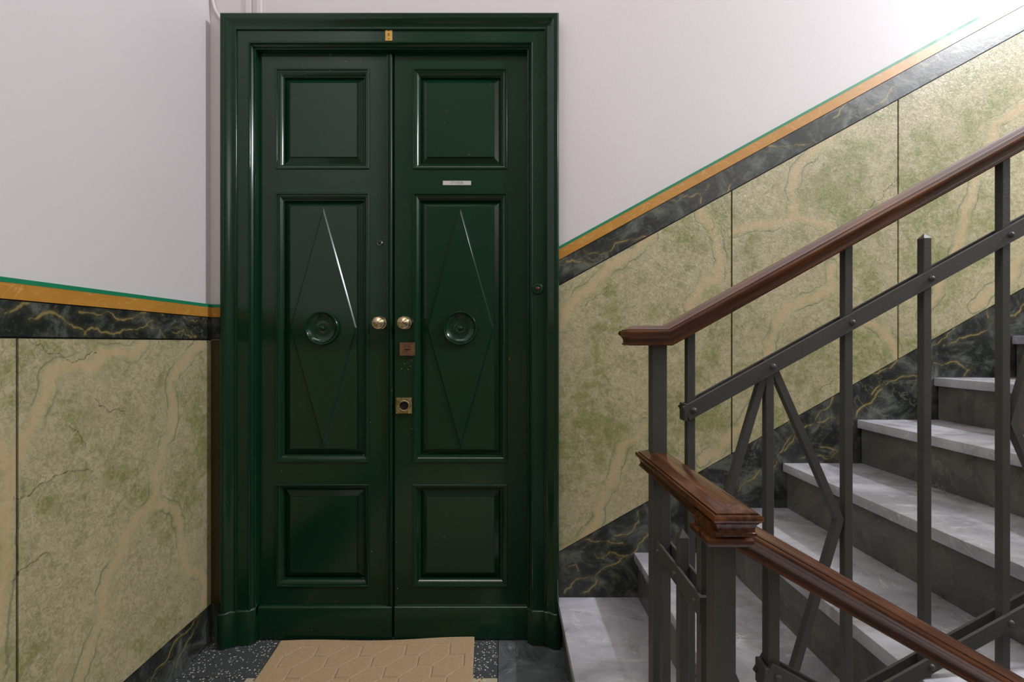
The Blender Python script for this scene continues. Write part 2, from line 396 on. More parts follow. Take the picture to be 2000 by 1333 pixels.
# dado on the door wall right of the casing: it climbs with the stair
X0, X1 = .165, 3.3
ms, mb = .5485, .568
hgt = lambda X: 1.4738+ms*(X-.2114)          # green line top
hgo = lambda X: hgt(X)-.0105
hob = lambda X: hgt(X)-.0510
hdb = lambda X: hgt(X)-.1430
hbb = lambda X: .3424+mb*(X-.2162)
hfl = lambda X: max(.0, hbb(X)-.34)
dado_b = tag(slab('trim_8', X0, X1, hfl, hgo, PB, .0010, 'joint', None, step=.3), kind='structure')
VB = [[onb(*p) for p in L] for L in [
 [(1098,640),(1105,605),(1145,570),(1170,545),(1200,515),(1240,495),(1250,475),(1270,462)],
 [(1365,405),(1385,440),(1400,480),(1405,520),(1400,545),(1370,560),(1350,590),(1345,600)],
 [(1430,455),(1470,440),(1500,440),(1545,430),(1550,400),(1545,370),(1560,325),(1590,295),(1620,275),(1670,235)],
 [(1550,430),(1590,435),(1620,440),(1640,465),(1600,500)],
 [(1500,690),(1510,650),(1520,620),(1560,590),(1600,575),(1625,560),(1622,520)],
 [(1670,620),(1710,640),(1740,670),(1750,695)],
 [(1100,1075),(1150,1040),(1170,1010),(1180,970),(1200,930),(1215,870),(1260,830)],
 [(1370,900),(1420,850),(1460,810),(1470,790)],
 [(1800,620),(1830,560),(1870,480),(1900,350),(1940,240),(2000,205)], [(1900,600),(1950,560),(1990,500),(2060,480)], [(2060,100),(2150,300),(2300,350)]]]
KB = [[onb(*p) for p in L] for L in [[(1290,600),(1310,625),(1335,640)], [(1750,350),(1735,365),(1720,390),(1680,410)], [(1380,425),(1392,460)], [(1150,640),(1180,655),(1190,670)], [(1600,765),(1620,750),(1640,745)],
 [(1130,600),(1160,585),(1185,560)], [(1440,590),(1446,610)]]]
KB = wiggle(KB, .16); VB = wiggle(VB, .10, 2)
jb = [X0, .8438, 1.4610, 2.078, 2.695, X1]
for a, b in zip(jb[:-1], jb[1:]):
    slab('dado_panel', a+.0028, b-.0028, lambda X: hbb(X)+.003, lambda X: hdb(X)-.003, PB, .005, 'dado', dado_b, veins=VB, cracks=KB, step=.004 if a < 1.5 else .02)
VBB = [[onb(*p) for p in L] for L in [
 [(1140,488),(1150,498),(1185,495),(1205,475),(1240,470),(1260,462)], [(1105,512),(1130,513),(1150,521),(1170,520)], [(1320,395),(1350,385),(1365,380),(1367,398)], [(1365,380),(1380,370),(1383,362)], [(1415,380),(1425,362)],
 [(1500,287),(1530,288),(1560,285),(1580,284)], [(1625,233),(1640,215),(1650,205)], [(1850,105),(1890,95),(1930,80),(1955,72),(2000,40)], [(1800,130),(1830,115),(1850,123)], [(1690,215),(1730,190),(1750,165)],
 [(1102,1157),(1115,1145),(1131,1129),(1148,1127),(1160,1129),(1168,1118),(1180,1107),(1200,1101),(1217,1086),(1237,1078),(1248,1060),(1258,1050),(1275,1035),(1290,1025)],
 [(1135,1158),(1150,1153),(1160,1143),(1165,1130)], [(1160,1080),(1167,1090),(1180,1085),(1190,1077),(1205,1083),(1217,1084)], [(1200,1045),(1230,1040),(1245,1020),(1245,998)], [(1110,1106),(1125,1101),(1130,1115)],
 [(1140,1052),(1160,1058),(1185,1056),(1215,1060)], [(1440,960),(1455,940),(1470,935),(1490,915),(1520,900)], [(1505,915),(1530,870),(1545,850)], [(1530,830),(1545,815),(1550,840),(1530,880)],
 [(1570,835),(1600,825),(1625,815),(1650,808)], [(1560,895),(1590,890),(1620,895),(1635,880),(1600,873)], [(1590,820),(1620,790),(1625,775)], [(1700,770),(1730,750),(1760,735),(1790,735)], [(1760,690),(1745,710),(1700,730)],
 [(1670,815),(1690,790),(1720,760)], [(1820,675),(1850,650),(1880,625),(1905,615)], [(1840,675),(1870,660),(1900,655),(1925,645)], [(1925,605),(1930,630),(1950,640)], [(1820,710),(1850,708),(1890,722),(1880,735)], [(1960,625),(1990,600),(2020,590)]]]
VBB = wiggle(VBB)
tag(slab('trim_9', X0, X1, lambda X: hdb(X)+.0015, lambda X: hob(X)-.0012, PB, .0065, 'band', None, veins=VBB, step=.0035), kind='structure')
tag(slab('trim_10', X0, X1, lambda X: hob(X)+.001, hgo, PB, .0095, 'ochre', None, step=.1), kind='structure')
tag(slab('trim_11', X0, X1, hgo, hgt, PB, .0100, 'line', None, step=.1), kind='structure')
tag(slab('baseboard_back', X0, X1, hfl, hbb, PB, .0065, 'band', None, veins=VBB, step=.0035), kind='structure')
# dado on the wall behind the camera (seen only mirrored in the door's paint)
PF = lambda u, z, out: (u, YF+out, z)
tf = tag(slab('trim_12', XL, FX+.1, c_(0), c_(ZD0), PF, .005, 'dado', None, step=.1), kind='structure')
tag(slab('trim_13', XL, FX+.1, c_(ZD0), c_(ZO0), PF, .006, 'band', None, step=.1), kind='structure')
tag(slab('trim_14', XL, FX+.1, c_(ZO0), c_(ZG1), PF, .009, 'ochre', None, step=.1), kind='structure')

# ------------------------------------------------------------------ stairs
nos = [.196, .480, .757, 1.0314, 1.3067, 1.591, 1.880, 2.163, 2.446, 2.729, 3.012]
hz = [.169, .3348, .5005, .6662, .827, .983, 1.1376, 1.297, 1.457, 1.617, 1.777]
stair = tag(empty('staircase'), kind='structure')
def step(x, z, zp, xn, y0, y1, sgn, parent):
    t = .031
    xa, xb = (x, xn+.03) if sgn > 0 else (xn-.03, x)
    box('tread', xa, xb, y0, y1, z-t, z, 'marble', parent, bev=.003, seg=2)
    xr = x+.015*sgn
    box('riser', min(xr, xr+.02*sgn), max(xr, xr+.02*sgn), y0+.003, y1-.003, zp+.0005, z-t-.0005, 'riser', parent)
for i, (x, z) in enumerate(zip(nos, hz)):
    y0 = -.886 if i < 3 else -.850
    xn = nos[i+1] if i+1 < len(nos) else XR-.035
    step(x, z, hz[i-1] if i else 0.0, xn, y0, -.0068, 1, stair)
pts = [(nos[0]+.05, 0.0)]
for i in range(len(nos)):
    pts.append((nos[i]+.036, pts[-1][1])); pts.append((nos[i]+.036, hz[i]-.032))
pts += [(XR-.05, hz[-1]-.032), (XR-.05, hz[-1]-.25), (3.0, hz[-1]-.25), (nos[0]+.30, -.15), (nos[0]+.09, -.02)]
prism_y('stringer', pts[1:], -.845, -.80, 'dim', stair)
sofa = [(nos[0]+.30, -.13), (3.0, hz[-1]-.23), (XR-.05, hz[-1]-.23), (XR-.05, hz[-1]-.20), (3.0, hz[-1]-.20), (nos[0]+.28, -.10)]
prism_y('soffit', sofa, -.80, -.01, 'dim', stair)
stair2 = tag(empty('staircase'), kind='structure')
for k in range(1, 9):
    x = FX+.283*k+.02; z = -.16*k
    step(x, z, z-.16, x-.283, YF+.01, -1.085, -1, stair2)
prism_y('soffit', [(FX, -.05), (FX+2.3, -1.38), (FX+2.3, -1.42), (FX, -.20)], YF+.01, -1.09, 'white', stair2)

# ------------------------------------------------------------------ the double door
SL = 519.8; YL = .017
lx = lambda px: (px-985)/SL
lz = lambda py: EYE-(py-671)/SL
def leaf(num, xa, xb, cols, fld):
    # xa, xb leaf edges; cols = outer moulding x0, x1
    rows = [(134, 331), (377, 904), (946, 1147)]
    root = tag(empty('door_%d' % num), kind='structure')
    zb, zt = .004, 2.204
    c0, c1 = cols
    frame = []
    th = .042
    frame.append((xa, c0, YL, YL+th, zb, zt)); frame.append((c1, xb, YL, YL+th, zb, zt))
    zs = [(zb, lz(rows[2][1])), (lz(rows[2][0]), lz(rows[1][1])), (lz(rows[1][0]), lz(rows[0][1])), (lz(rows[0][0]), zt)]
    for a, b in zs: frame.append((c0, c1, YL, YL+th, a, b))
    multi_box('stile_and_rail_frame', frame, 'green', root)
    for ri, (ya, yb) in enumerate(rows):
        z0, z1 = lz(yb), lz(ya)
        prof = [(0, 0), (.0005, -.0035), (.0025, -.0050), (.0055, -.0046), (.0068, -.0022), (.0072, -.0002), (.0095, .0004), (.0135, .0022), (.018, .0065), (.0215, .0105), (.022, .0135), (.0245, .0140), (.0265, .0180), (.0265, .026)]
        rings('panel_moulding', rect(c0, c1, z0, z1), [(t, YL+y) for t, y in prof], 'green', root, smooth=25)
        pn = rings('panel', rect(c0, c1, z0, z1), [(.012, YL+.034), (.012, YL+.0238), (.0270, YL+.0232), (.0485, YL+.0135), (.0488, YL+.0100), (.0500, YL+.0080)], 'green', root, cap=True, smooth=12)
        if ri == 1:
            cx = (c0+c1)/2; za, zb_, hw = z1-.0505, z0+.0505, (c1-c0)/2-.0505
            zm = (za+zb_)/2
            def rh(t, cx=cx, za=za, zb_=zb_, hw=hw, zm=zm):
                h = (za-zb_)/2; k = math.hypot(h, hw)/h/hw*t     # keep the bevel equally wide on every side
                q = 1-t*math.hypot(h, hw)/(h*hw)
                return [(cx, zm-h*q), (cx+hw*q, zm), (cx, zm+h*q), (cx-hw*q, zm)]
            rings('raised_lozenge', rh, [(0, YL+.0080), (.0004, YL+.0068), (.0046, YL+.0026), (.0052, YL+.0022)], 'green', root, cap=True, smooth=12)
            yb0 = YL+.0022
            lathe('roundel', [(.0640, 0), (.0638, .009), (.0624, .0145), (.0602, .0165), (.0580, .0155), (.0562, .0120), (.0548, .0110), (.0530, .0122), (.0508, .0105), (.046, .0060), (.038, .0030), (.028, .0016), (.022, .0030), (.0175, .0042), (.0150, .0036), (.0120, .0020), (.0085, .0030), (.0075, .0065), (.0055, .0092), (.0025, .0104), (.0004, .0106)], cx, yb0, lz(641.5), 'green', root, 64)
    # kick board with a chamfered top
    zk = lz(1183)
    ka, kb = xa+.0015, xb-.0015
    vs_ = [(x, y, z) for x in (ka, kb) for y, z in ((YL, .005), (YL-.0120, .005), (YL-.0120, zk-.0055), (YL-.0112, zk-.0040), (YL-.0058, zk+.0008), (YL, zk+.0025))]
    fs = [(0,1,2,3,4,5), (11,10,9,8,7,6)]+[(i, (i+1) % 6, 6+(i+1) % 6, 6+i) for i in range(6)]
    obj('kick_board', vs_, fs, 'green', root, 50)
    return root
d1 = leaf(1, lx(500), lx(767.5), (lx(539), lx(722)), None)
d2 = leaf(2, lx(771), lx(1032), (lx(807), lx(991)), None)
d1['label'] = 'left leaf of the green double door with peephole'; d2['label'] = 'right leaf of the green double door with lock plates'
# meeting bead on the left leaf, a dark gap, then the right leaf
def vbead(name, x0, x1, parent, prof):
    vs_, fs = [], []; zs = (.13, 2.19); n = len(prof)
    for z in zs:
        for t, p in prof: vs_.append((x0+(x1-x0)*t, YL-p, z))
    for i in range(n-1): fs.append((i, i+1, n+i+1, n+i))
    fs += [tuple(range(n)), tuple(range(n, 2*n))]
    return obj(name, vs_, fs, 'green', parent, 30)
vbead('meeting_bead', lx(755.5), lx(767.3), d1, [(0, 0), (.02, .0055), (.10, .0082), (.22, .0088), (.34, .0078), (.40, .0045), (.50, .0045), (.56, .0085), (.70, .0120), (.85, .0125), (.96, .0105), (1, .006), (1, 0)])
box('rebate', lx(767.5), lx(776), YL+.014, YL+.04, .006, 2.2, 'dark', d1)

def knob(x, parent):
    t = empty('knob_set', parent=parent); t.name = 'door_knob'
    prof = [(.0245, 0), (.0250, .003), (.0232, .0060), (.0180, .0080), (.0120, .0100), (.0105, .0160), (.0110, .0220), (.0160, .0255), (.0215, .0285), (.0240, .0320), (.0246, .0370), (.0238, .0405), (.0222, .0425), (.0205, .0420), (.0190, .0432), (.0120, .0480), (.0055, .0512), (.0050, .0530), (.0005, .0540)]
    def wob(k, r, p):
        if .030 < p < .040: return .028*(1 if k % 2 else -1)
        if p < .007 and p > .002: return .02*(1 if k % 2 else -1)
        return 0
    o = lathe('door_knob', prof, x, YL, lz(631.5), 'brass', parent, 56, wob)
    bpy.data.objects.remove(t); return o
knob(-.4640, d1); knob(-.3712, d2)
pe = lathe('peephole', [(.0118, 0), (.0116, .003), (.0095, .005), (.0080, .0048), (.0066, .0030), (.0058, .0030)], lx(741.5), YL, lz(475.5), 'steel', d1, 32)
lathe('lens', [(.0057, .0001), (.0050, .0036), (.0030, .0044), (.0005, .0046)], lx(741.5), YL, lz(475.5), 'dark', pe, 24)
# upper lock plate with a key slot
xk0, xk1, zk0, zk1 = lx(781.5), lx(811), lz(695.5), lz(669.5)
lp = box('lock_plate', xk0, xk1, YL-.0105, YL-.0002, zk0, zk1, 'copper', d2, bev=.0012)
box('key_slot', lx(790.8), lx(803.3), YL-.0109, YL-.010, lz(683.8), lz(682.2), 'dark', lp)
lathe('key_slot', [(.0034, .0101), (.0034, .0110), (.0003, .0111)], lx(796.8), YL, lz(683), 'dark', lp, 16)
for sx in (.08, .92):
    for sz in (.1, .9):
        lathe('screw', [(.0026, .0104), (.0024, .0114), (.0010, .0119), (.0002, .0119)], xk0+(xk1-xk0)*sx, YL, zk0+(zk1-zk0)*sz, 'copper', lp, 12)
# lower square brass ring pull
xp0, xp1, zp0, zp1 = lx(774.3), lx(806.2), lz(807.6), lz(776.6)
rp = rings('ring_plate', rect(xp0, xp1, zp0, zp1), [(0, YL), (0, YL-.0105), (.0008, YL-.0118), (.0026, YL-.0118), (.0034, YL-.0090), (.005, YL-.0088)], 'brass', d2, cap=True)
xc, zc = (xp0+xp1)/2+.0012, (zp0+zp1)/2
lathe('ring', [(.0215, .0085), (.0218, .0120), (.0205, .0148), (.0185, .0158), (.0165, .0148), (.0153, .0115), (.0150, .0092)], xc, YL, zc, 'brass', rp, 40)
lathe('bore', [(.0149, .0089), (.0147, .0095), (.006, .0094), (.0005, .0094)], xc, YL, zc, 'dark', rp, 32)
for sx in (.15, .88):
    for sz in (.14, .86):
        lathe('screw', [(.0028, .0088), (.0026, .0105), (.0012, .0113), (.0002, .0113)], xp0+(xp1-xp0)*sx, YL, zp0+(zp1-zp0)*sz, 'brass', rp, 12)

# small bare spots where the paint has flaked
def chips(parent, spots, y, f):
    r = random.Random(11); vs_, fs = [], []
    for x, z, q in spots:
        x, z = f(x, z); n = 7; b = len(vs_)
        for lay in (0, .0003):
            for k in range(n):
                a = 2*math.pi*k/n; rr = q*r.uniform(.5, 1.1) if lay == 0 else None
                if lay == 0: vs_.append((x+rr*math.cos(a), y, z+rr*.8*math.sin(a)))
                else: vs_.append((vs_[b+k][0], y-lay, vs_[b+k][2]))
        fs.append(tuple(range(b+n, b+2*n)))
        for k in range(n): fs.append((b+k, b+(k+1) % n, b+n+(k+1) % n, b+n+k))
    tag(obj('paint_chip', vs_, fs, 'chip', parent), kind='stuff')
fl = lambda x, z: (lx(x), lz(z))
chips(d2, [(790, 711, .0022), (804, 704, .0026), (785, 721, .0020), (791, 724, .0018), (797, 722, .0020), (802, 716, .0024), (804, 838, .0024), (995, 702, .0024), (995, 728, .0014), (995, 770, .0012),
  (790, 842, .0014), (797, 850, .0012), (776, 690, .0012), (776, 1150, .0030), (775, 1060, .0020), (884, 1216, .0018), (1018, 1100, .0014), (940, 1233, .0022)][:-1], YL, fl)
chips(d1, [(724, 826, .0020), (726, 1078, .0026), (727, 1092, .0018), (596, 1098, .0014), (742, 674, .0012)], YL, fl)

# casing: one moulded profile mitred round the opening
OX0, OX1, OZ = -.9210, .0855, 2.1995
cprof = [(0, -.035), (0, .0030), (.0012, .0058), (.0035, .0068), (.0055, .0060), (.0062, .0078), (.0090, .0128), (.0122, .0160), (.0128, .0190), (.0145, .0222), (.0170, .0232), (.0190, .0222), (.0194, .0212),
         (.0600, .0212), (.0604, .0245), (.0620, .0272), (.0648, .0282), (.0668, .0268), (.0675, .0252), (.0700, .0258), (.0760, .0282), (.0830, .0340), (.0900, .0405), (.0960, .0440), (.1000, .0450), (.1015, .0432), (.1030, .0440), (.1065, .0448), (.1100, .0430), (.1130, .0385), (.1142, .0330), (.1142, .0)]
def sweep_U(name, prof, z_bot, mat, parent):
    vs_, fs = [], []; n = len(prof)
    for t, p in prof: vs_.append((OX0-t, -p, z_bot))
    for t, p in prof: vs_.append((OX0-t, -p, OZ+t))
    for t, p in prof: vs_.append((OX1+t, -p, OZ+t))
    for t, p in prof: vs_.append((OX1+t, -p, z_bot))
    for s_ in range(3):
        for i in range(n-1): fs.append((s_*n+i, s_*n+i+1, (s_+1)*n+i+1, (s_+1)*n+i))
    return obj(name, vs_, fs, mat, parent, 28)
casing = tag(empty('trim_15'), kind='structure'); casing['label'] = 'moulded green casing round the double door'
sweep_U('door_casing', cprof, .10, 'green', casing)
pprof = [(0, -.032), (0, .0105), (.004, .0125), (.0125, .0225), (.0185, .0270), (.0600, .0270), (.0615, .0330), (.0700, .0340), (.0820, .0400), (.0930, .0490), (.1150, .0500), (.1172, .0480), (.1175, 0)]
def plinth(side):
    vs_, fs = [], []; n = len(pprof)
    f = (lambda t: OX0-t) if side < 0 else (lambda t: OX1+t)
    for z, q in ((.001, 0), (.1235, 0), (.1250, .0008), (.1300, .0062)):
        for t, p in pprof: vs_.append((f(max(0, min(t, .1175-q)) if t > .06 else t), -(p-q if p > 0 else p), z))
    for s_ in range(3):
        for i in range(n-1): fs.append((s_*n+i, s_*n+i+1, (s_+1)*n+i+1, (s_+1)*n+i))
    # closed top, kept flat
    fs.append(tuple(range(3*n, 4*n)))
    return obj('plinth', vs_, fs, 'green', casing, 45)
plinth(-1); plinth(1)

# bell push on the right casing
bell = tag(empty('door_bell'), 'round green bell push with a maroon button on the right door casing', 'doorbell')
bx, bz = (1049.7-985)/531.5, EYE-(564.5-671)/531.5
lathe('bell_plate', [(.0218, .0213), (.0216, .0245), (.0195, .0285), (.0150, .0300), (.0090, .0300), (.0082, .0285)], bx, 0, bz, 'green', bell, 40)
lathe('button', [(.0076, .0284), (.0074, .0315), (.0055, .0335), (.0025, .0345), (.0003, .0346)], bx, 0, bz, 'button', bell, 28)
# writing
def text_obj(name, s, size, x, y, z, mat, parent, sx=1.0, sy=1.0):
    cu = bpy.data.curves.new(name, 'FONT'); cu.body = s; cu.size = size; cu.align_x = 'CENTER'; cu.align_y = 'CENTER'; cu.extrude = .00015; cu.resolution_u = 3
    to = bpy.data.objects.new('tmp', cu); C.objects.link(to); bpy.context.view_layer.update()
    me = bpy.data.meshes.new_from_object(to.evaluated_get(bpy.context.evaluated_depsgraph_get()))
    bpy.data.objects.remove(to); me.materials.clear(); me.materials.append(M[mat])
    for v in me.vertices: v.co = Vector((x+v.co.x*sx, y-v.co.z, z+v.co.y*sy))
    o = bpy.data.objects.new(name, me); C.objects.link(o); o.parent = parent; return o
sf = 531.5
nx0, nx1, nz0, nz1 = (752.6-985)/sf, (766.2-985)/sf, EYE-(80.3-671)/sf, EYE-(57-671)/sf
plate = tag(empty('number_plate'), 'small yellow enamel plate reading 8 on the casing above the double door', 'number plate')
box('plate', nx0, nx1, -.0232, -.0213, nz0, nz1, 'yellow', plate, bev=.0008)
ncx, ncz = (nx0+nx1)/2, (nz0+nz1)/2
text_obj('numeral', '8', .0165, ncx, -.0234, ncz, 'ink', plate)
for dz in (.0150, -.0150):
    lathe('nail_head', [(.0022, .0231), (.0020, .0240), (.0003, .0243)], ncx, 0, ncz+dz, 'ink', plate, 10)
lb = tag(empty('name_label'), 'thin white strip label reading CITY HOUSE between top panels of right leaf', 'label')
box('strip', lx(865), lx(920), YL-.0012, YL-.0001, lz(361.9), lz(353.6), 'paper', lb)
text_obj('lettering', 'CITY HOUSE', .0120, lx(892), YL-.0013, lz(357.7), 'grey_ink', lb, sx=.70)

# surface conduit and painted cable above the casing corner
cd = tag(empty('wall_conduit'), 'white painted vertical conduit rising above left end of the door casing', 'conduit')
box('channel', (481-985)/525, (492-985)/525, -.006, 0, 2.318, 3.6, 'white', cd, bev=.0015)
box('channel', (503-985)/525, (513-985)/525, -.010, 0, 2.318, 3.6, 'white', cd, bev=.002)
def tube(name, pts, r, mat, parent, seg=10):
    vs_, fs = [], []
    for i, p in enumerate(pts):
        p = Vector(p); a = Vector(pts[max(0, i-1)]); b = Vector(pts[min(len(pts)-1, i+1)]); t = (b-a).normalized()
        u = t.cross(Vector((0, 1, 0.01))).normalized(); v = t.cross(u)
        for k in range(seg):
            an = 2*math.pi*k/seg; vs_.append(p+u*r*math.cos(an)+v*r*math.sin(an))
    for i in range(len(pts)-1):
        for k in range(seg): fs.append((i*seg+k, i*seg+(k+1) % seg, (i+1)*seg+(k+1) % seg, (i+1)*seg+k))
    fs += [tuple(range(seg)), tuple(range((len(pts)-1)*seg, len(pts)*seg))]
    return obj(name, vs_, fs, mat, parent, 60)
cable = tube('wall_cable', [(XL+.012, -.008, 3.6), (XL+.012, -.008, 2.42), (XL+.014, -.008, 2.375), (XL+.022, -.008, 2.345), (XL+.040, -.008, 2.315), (XL+.062, -.008, 2.300)], .0055, 'white', None)
tag(cable, 'white painted cable curving from the wall corner to the door casing', 'cable')

# ------------------------------------------------------------------ doormat
def make_mat():
    W, H = .715, .46; nx, ny = 360, 330; h = .0530
    xs = np.linspace(0, W, nx); ys = np.linspace(0, H, ny)          # ys from the back edge towards the camera
    Xg, Yg = np.meshgrid(xs, ys, indexing='ij'); P = np.stack([Xg.ravel(), Yg.ravel()], 1)
    segs = []
    mx0, mx1, my0 = .040, W-.030, .033
    ox, oy = .151, .034-h
    for i in range(-16, 20):
        for j in range(-16, 20):
            bx_ = ox+2*h*i-h*j; by_ = oy-h*i+2*h*j
            V = [(bx_, by_+2*h), (bx_, by_+h), (bx_+h, by_), (bx_+2*h, by_)]
            for p, q in zip(V[:-1], V[1:]): segs.append((p, q))
    best = np.full(len(P), 1.0)
    for p, q in segs:
        cx, cy = (p[0]+q[0])/2, (p[1]+q[1])/2
        if not (mx0-.001 < cx < mx1+.001 and my0-.001 < cy < H-my0+.001): continue
        p, q = np.array(p), np.array(q); ab = q-p
        t = np.clip(((P-p)@ab)/(ab@ab), 0, 1)
        best = np.minimum(best, np.linalg.norm(P-(p+t[:, None]*ab), axis=1))
    groove = np.clip(1-best/.0036, 0, 1)
    z = .0080+.0017*np.cos(2*np.pi*P[:, 1]/.0070)*(1-groove)-.0052*groove**.7
    # lift and waviness of the worn back edge
    z += .006*np.exp(-P[:, 1]/.05)*(.4+.6*(np.sin(P[:, 0]*11+.6)*.5+.5)) + .005*np.exp(-P[:, 1]/.04)*np.clip((P[:, 0]-.5)/.2, 0, 1)
    e = np.minimum.reduce([P[:, 0], W-P[:, 0], P[:, 1], H-P[:, 1]]); z -= .004*np.clip(1-e/.004, 0, 1)
    a = math.radians(2.2); ca, sa = math.cos(a), math.sin(a)
    x0, y0 = -.826, -.012
    wob = .0035*np.sin(P[:, 0]*14)*np.exp(-P[:, 1]/.05)
    lx_, ly_ = P[:, 0], -(P[:, 1])+wob*.6
    Wx = x0+lx_*ca-ly_*sa; Wy = y0+lx_*sa*.55+ly_*ca
    Wy = np.minimum(Wy, .004)
    vs_ = np.stack([Wx, Wy, z], 1).tolist()
    fs = [(i*ny+j, i*ny+j+1, (i+1)*ny+j+1, (i+1)*ny+j) for i in range(nx-1) for j in range(ny-1)]
    border = [i*ny for i in range(nx)]+[(nx-1)*ny+j for j in range(1, ny)]+[i*ny+ny-1 for i in range(nx-2, -1, -1)]+[j for j in range(ny-2, 0, -1)]
    b0 = len(vs_)
    for k in border: vs_.append([vs_[k][0], vs_[k][1], .0006])
    m = len(border)
    for k in range(m): fs.append((border[k], border[(k+1) % m], b0+(k+1) % m, b0+k))
    o = obj('doormat', vs_, fs, 'carpet', None, 50)
    at = o.data.attributes.new('groove', 'FLOAT', 'POINT'); at.data.foreach_set('value', np.concatenate([groove, np.zeros(m)]).astype(np.float32))
    tag(o, 'beige ribbed doormat with skewed hexagon grooves lying before the green door', 'doormat')
make_mat()

# ------------------------------------------------------------------ railings
HP = [(.0, 0), (.0085, -.0002), (.0125, -.0012), (.0180, -.0045), (.0232, -.0070), (.0250, -.0073), (.0253, -.0100), (.0262, -.0104), (.0270, -.0090), (.0288, -.0095), (.0302, -.0118), (.0303, -.0142), (.0290, -.0170), (.0268, -.0188), (.0248, -.0215), (.0234, -.0250), (.0228, -.0285), (.0232, -.0312), (.0246, -.0322), (.0246, -.0345), (.0225, -.0365)]
def rail(name, nodes, side, ret0, ret1, mat, parent, prof=HP):
    # nodes: points of the top centre line; side: horizontal unit vector across; ret: moulded return at that end
    side = Vector(side); N = [Vector(p) for p in nodes]; wm = max(w for w, z in prof)
    # split long runs so the grain attribute follows the length
    T = [(b-a).normalized() for a, b in zip(N[:-1], N[1:])]
    up = [(-(t.cross(side)) if (t.cross(side)).z < 0 else t.cross(side)) for t in T]
    up = [u.normalized() for u in up]
    ring_pts = [(-w, z) for w, z in reversed(prof)]+[(w, z) for w, z in prof[1:]]
    n = len(ring_pts); vs_, fs, gr = [], [], []; L = 0
    for i, p in enumerate(N):
        if i: L += (N[i]-N[i-1]).length
        if i == 0: u, ax = up[0], T[0]
        elif i == len(N)-1: u, ax = up[-1], T[-1]
        else:
            m = (up[i-1]+up[i]).normalized(); u = m/ m.dot(up[i]); ax = None
        for w, z in ring_pts:
            sh = Vector((0, 0, 0))
            if i == 0 and ret0: sh = T[0]*(wm-abs(w))
            if i == len(N)-1 and ret1: sh = -T[-1]*(wm-abs(w))
            vs_.append(p+side*w+u*z+sh); gr.append((L+sh.length*(1 if i == 0 else -1), w, z))
    for i in range(len(N)-1):
        for k in range(n):
            fs.append((i*n+k, i*n+(k+1) % n, (i+1)*n+(k+1) % n, (i+1)*n+k))
    for i, r in ((0, ret0), (len(N)-1, ret1)):
        if r:
            h = n//2
            for k in range(h):
                a, b = i*n+k, i*n+n-1-k
                if k+1 < h: fs.append((a, a+1, b-1, b))
                else: fs.append((a, a+1, b))
        else: fs.append(tuple(range(i*n, i*n+n)))
    o = obj(name, vs_, fs, mat, parent, 38)
    at = o.data.attributes.new('grain', 'FLOAT_VECTOR', 'POINT'); at.data.foreach_set('vector', np.array(gr, np.float32).ravel())
    tag(o, 'varnished dark brown wooden handrail'); return o
YR = -.868; YM = -1.115; XN = .2815; HB = .00725; SP = .1435; SLP = .554
def bar(name, x, y, z0, z1, hw, parent, tip=0.0):
    bm = bmesh.new()
    lv = [(z0, hw), (z1-(tip or 0), hw)]
    a = [[bm.verts.new((x+sx*h, y+sy*h, z)) for sx, sy in ((-1,-1),(1,-1),(1,1),(-1,1))] for z, h in lv]
    for k in range(4): bm.faces.new((a[0][k], a[0][(k+1) % 4], a[1][(k+1) % 4], a[1][k]))
    bm.faces.new(a[0])
    if tip:
        v = bm.verts.new((x, y, z1))
        for k in range(4): bm.faces.new((a[1][k], a[1][(k+1) % 4], v))
    else: bm.faces.new(a[1])
    bmesh.ops.bevel(bm, geom=[e for e in bm.edges if abs(e.verts[0].co.z-e.verts[1].co.z) > .02], offset=.0009, segments=1, affect='EDGES')
    return bm_obj(name, bm, 'iron', parent)
def flat_bar(name, p, q, w, t, across, parent):     # a flat bar from p to q, w high (upright), t thick along 'across'
    p, q, ac = Vector(p), Vector(q), Vector(across); d = (q-p).normalized(); u = d.cross(ac).normalized()
    bm = bmesh.new(); V = []
    for e in (p, q):
        for su, sa in ((-1,-1),(1,-1),(1,1),(-1,1)): V.append(bm.verts.new(e+u*su*w/2+ac*sa*t/2))
    for f in ((0,1,2,3),(7,6,5,4),(0,4,5,1),(1,5,6,2),(2,6,7,3),(3,7,4,0)): bm.faces.new([V[i] for i in f])
    bmesh.ops.bevel(bm, geom=list(bm.edges), offset=.0007, segments=1, affect='EDGES')
    return bm_obj(name, bm, 'iron', parent)
def rivet(c, n, parent, r=.0055):
    c, n = Vector(c), Vector(n); u = Vector((0, 0, 1)); v = n.cross(u); vs_, fs = [], []; S = 14
    pr = [(r, 0), (r*.96, r*.28), (r*.75, r*.58), (r*.42, r*.78), (r*.04, r*.84)]
    for a, b in pr:
        for k in range(S):
            an = 2*math.pi*k/S; vs_.append(c+n*b+u*a*math.sin(an)+v*a*math.cos(an))
    for i in range(len(pr)-1):
        for k in range(S): fs.append((i*S+k, i*S+(k+1) % S, (i+1)*S+(k+1) % S, (i+1)*S+k))
    fs += [tuple(range(S)), tuple(range((len(pr)-1)*S, len(pr)*S))]
    return obj('rivet', vs_, fs, 'iron', parent, 50)
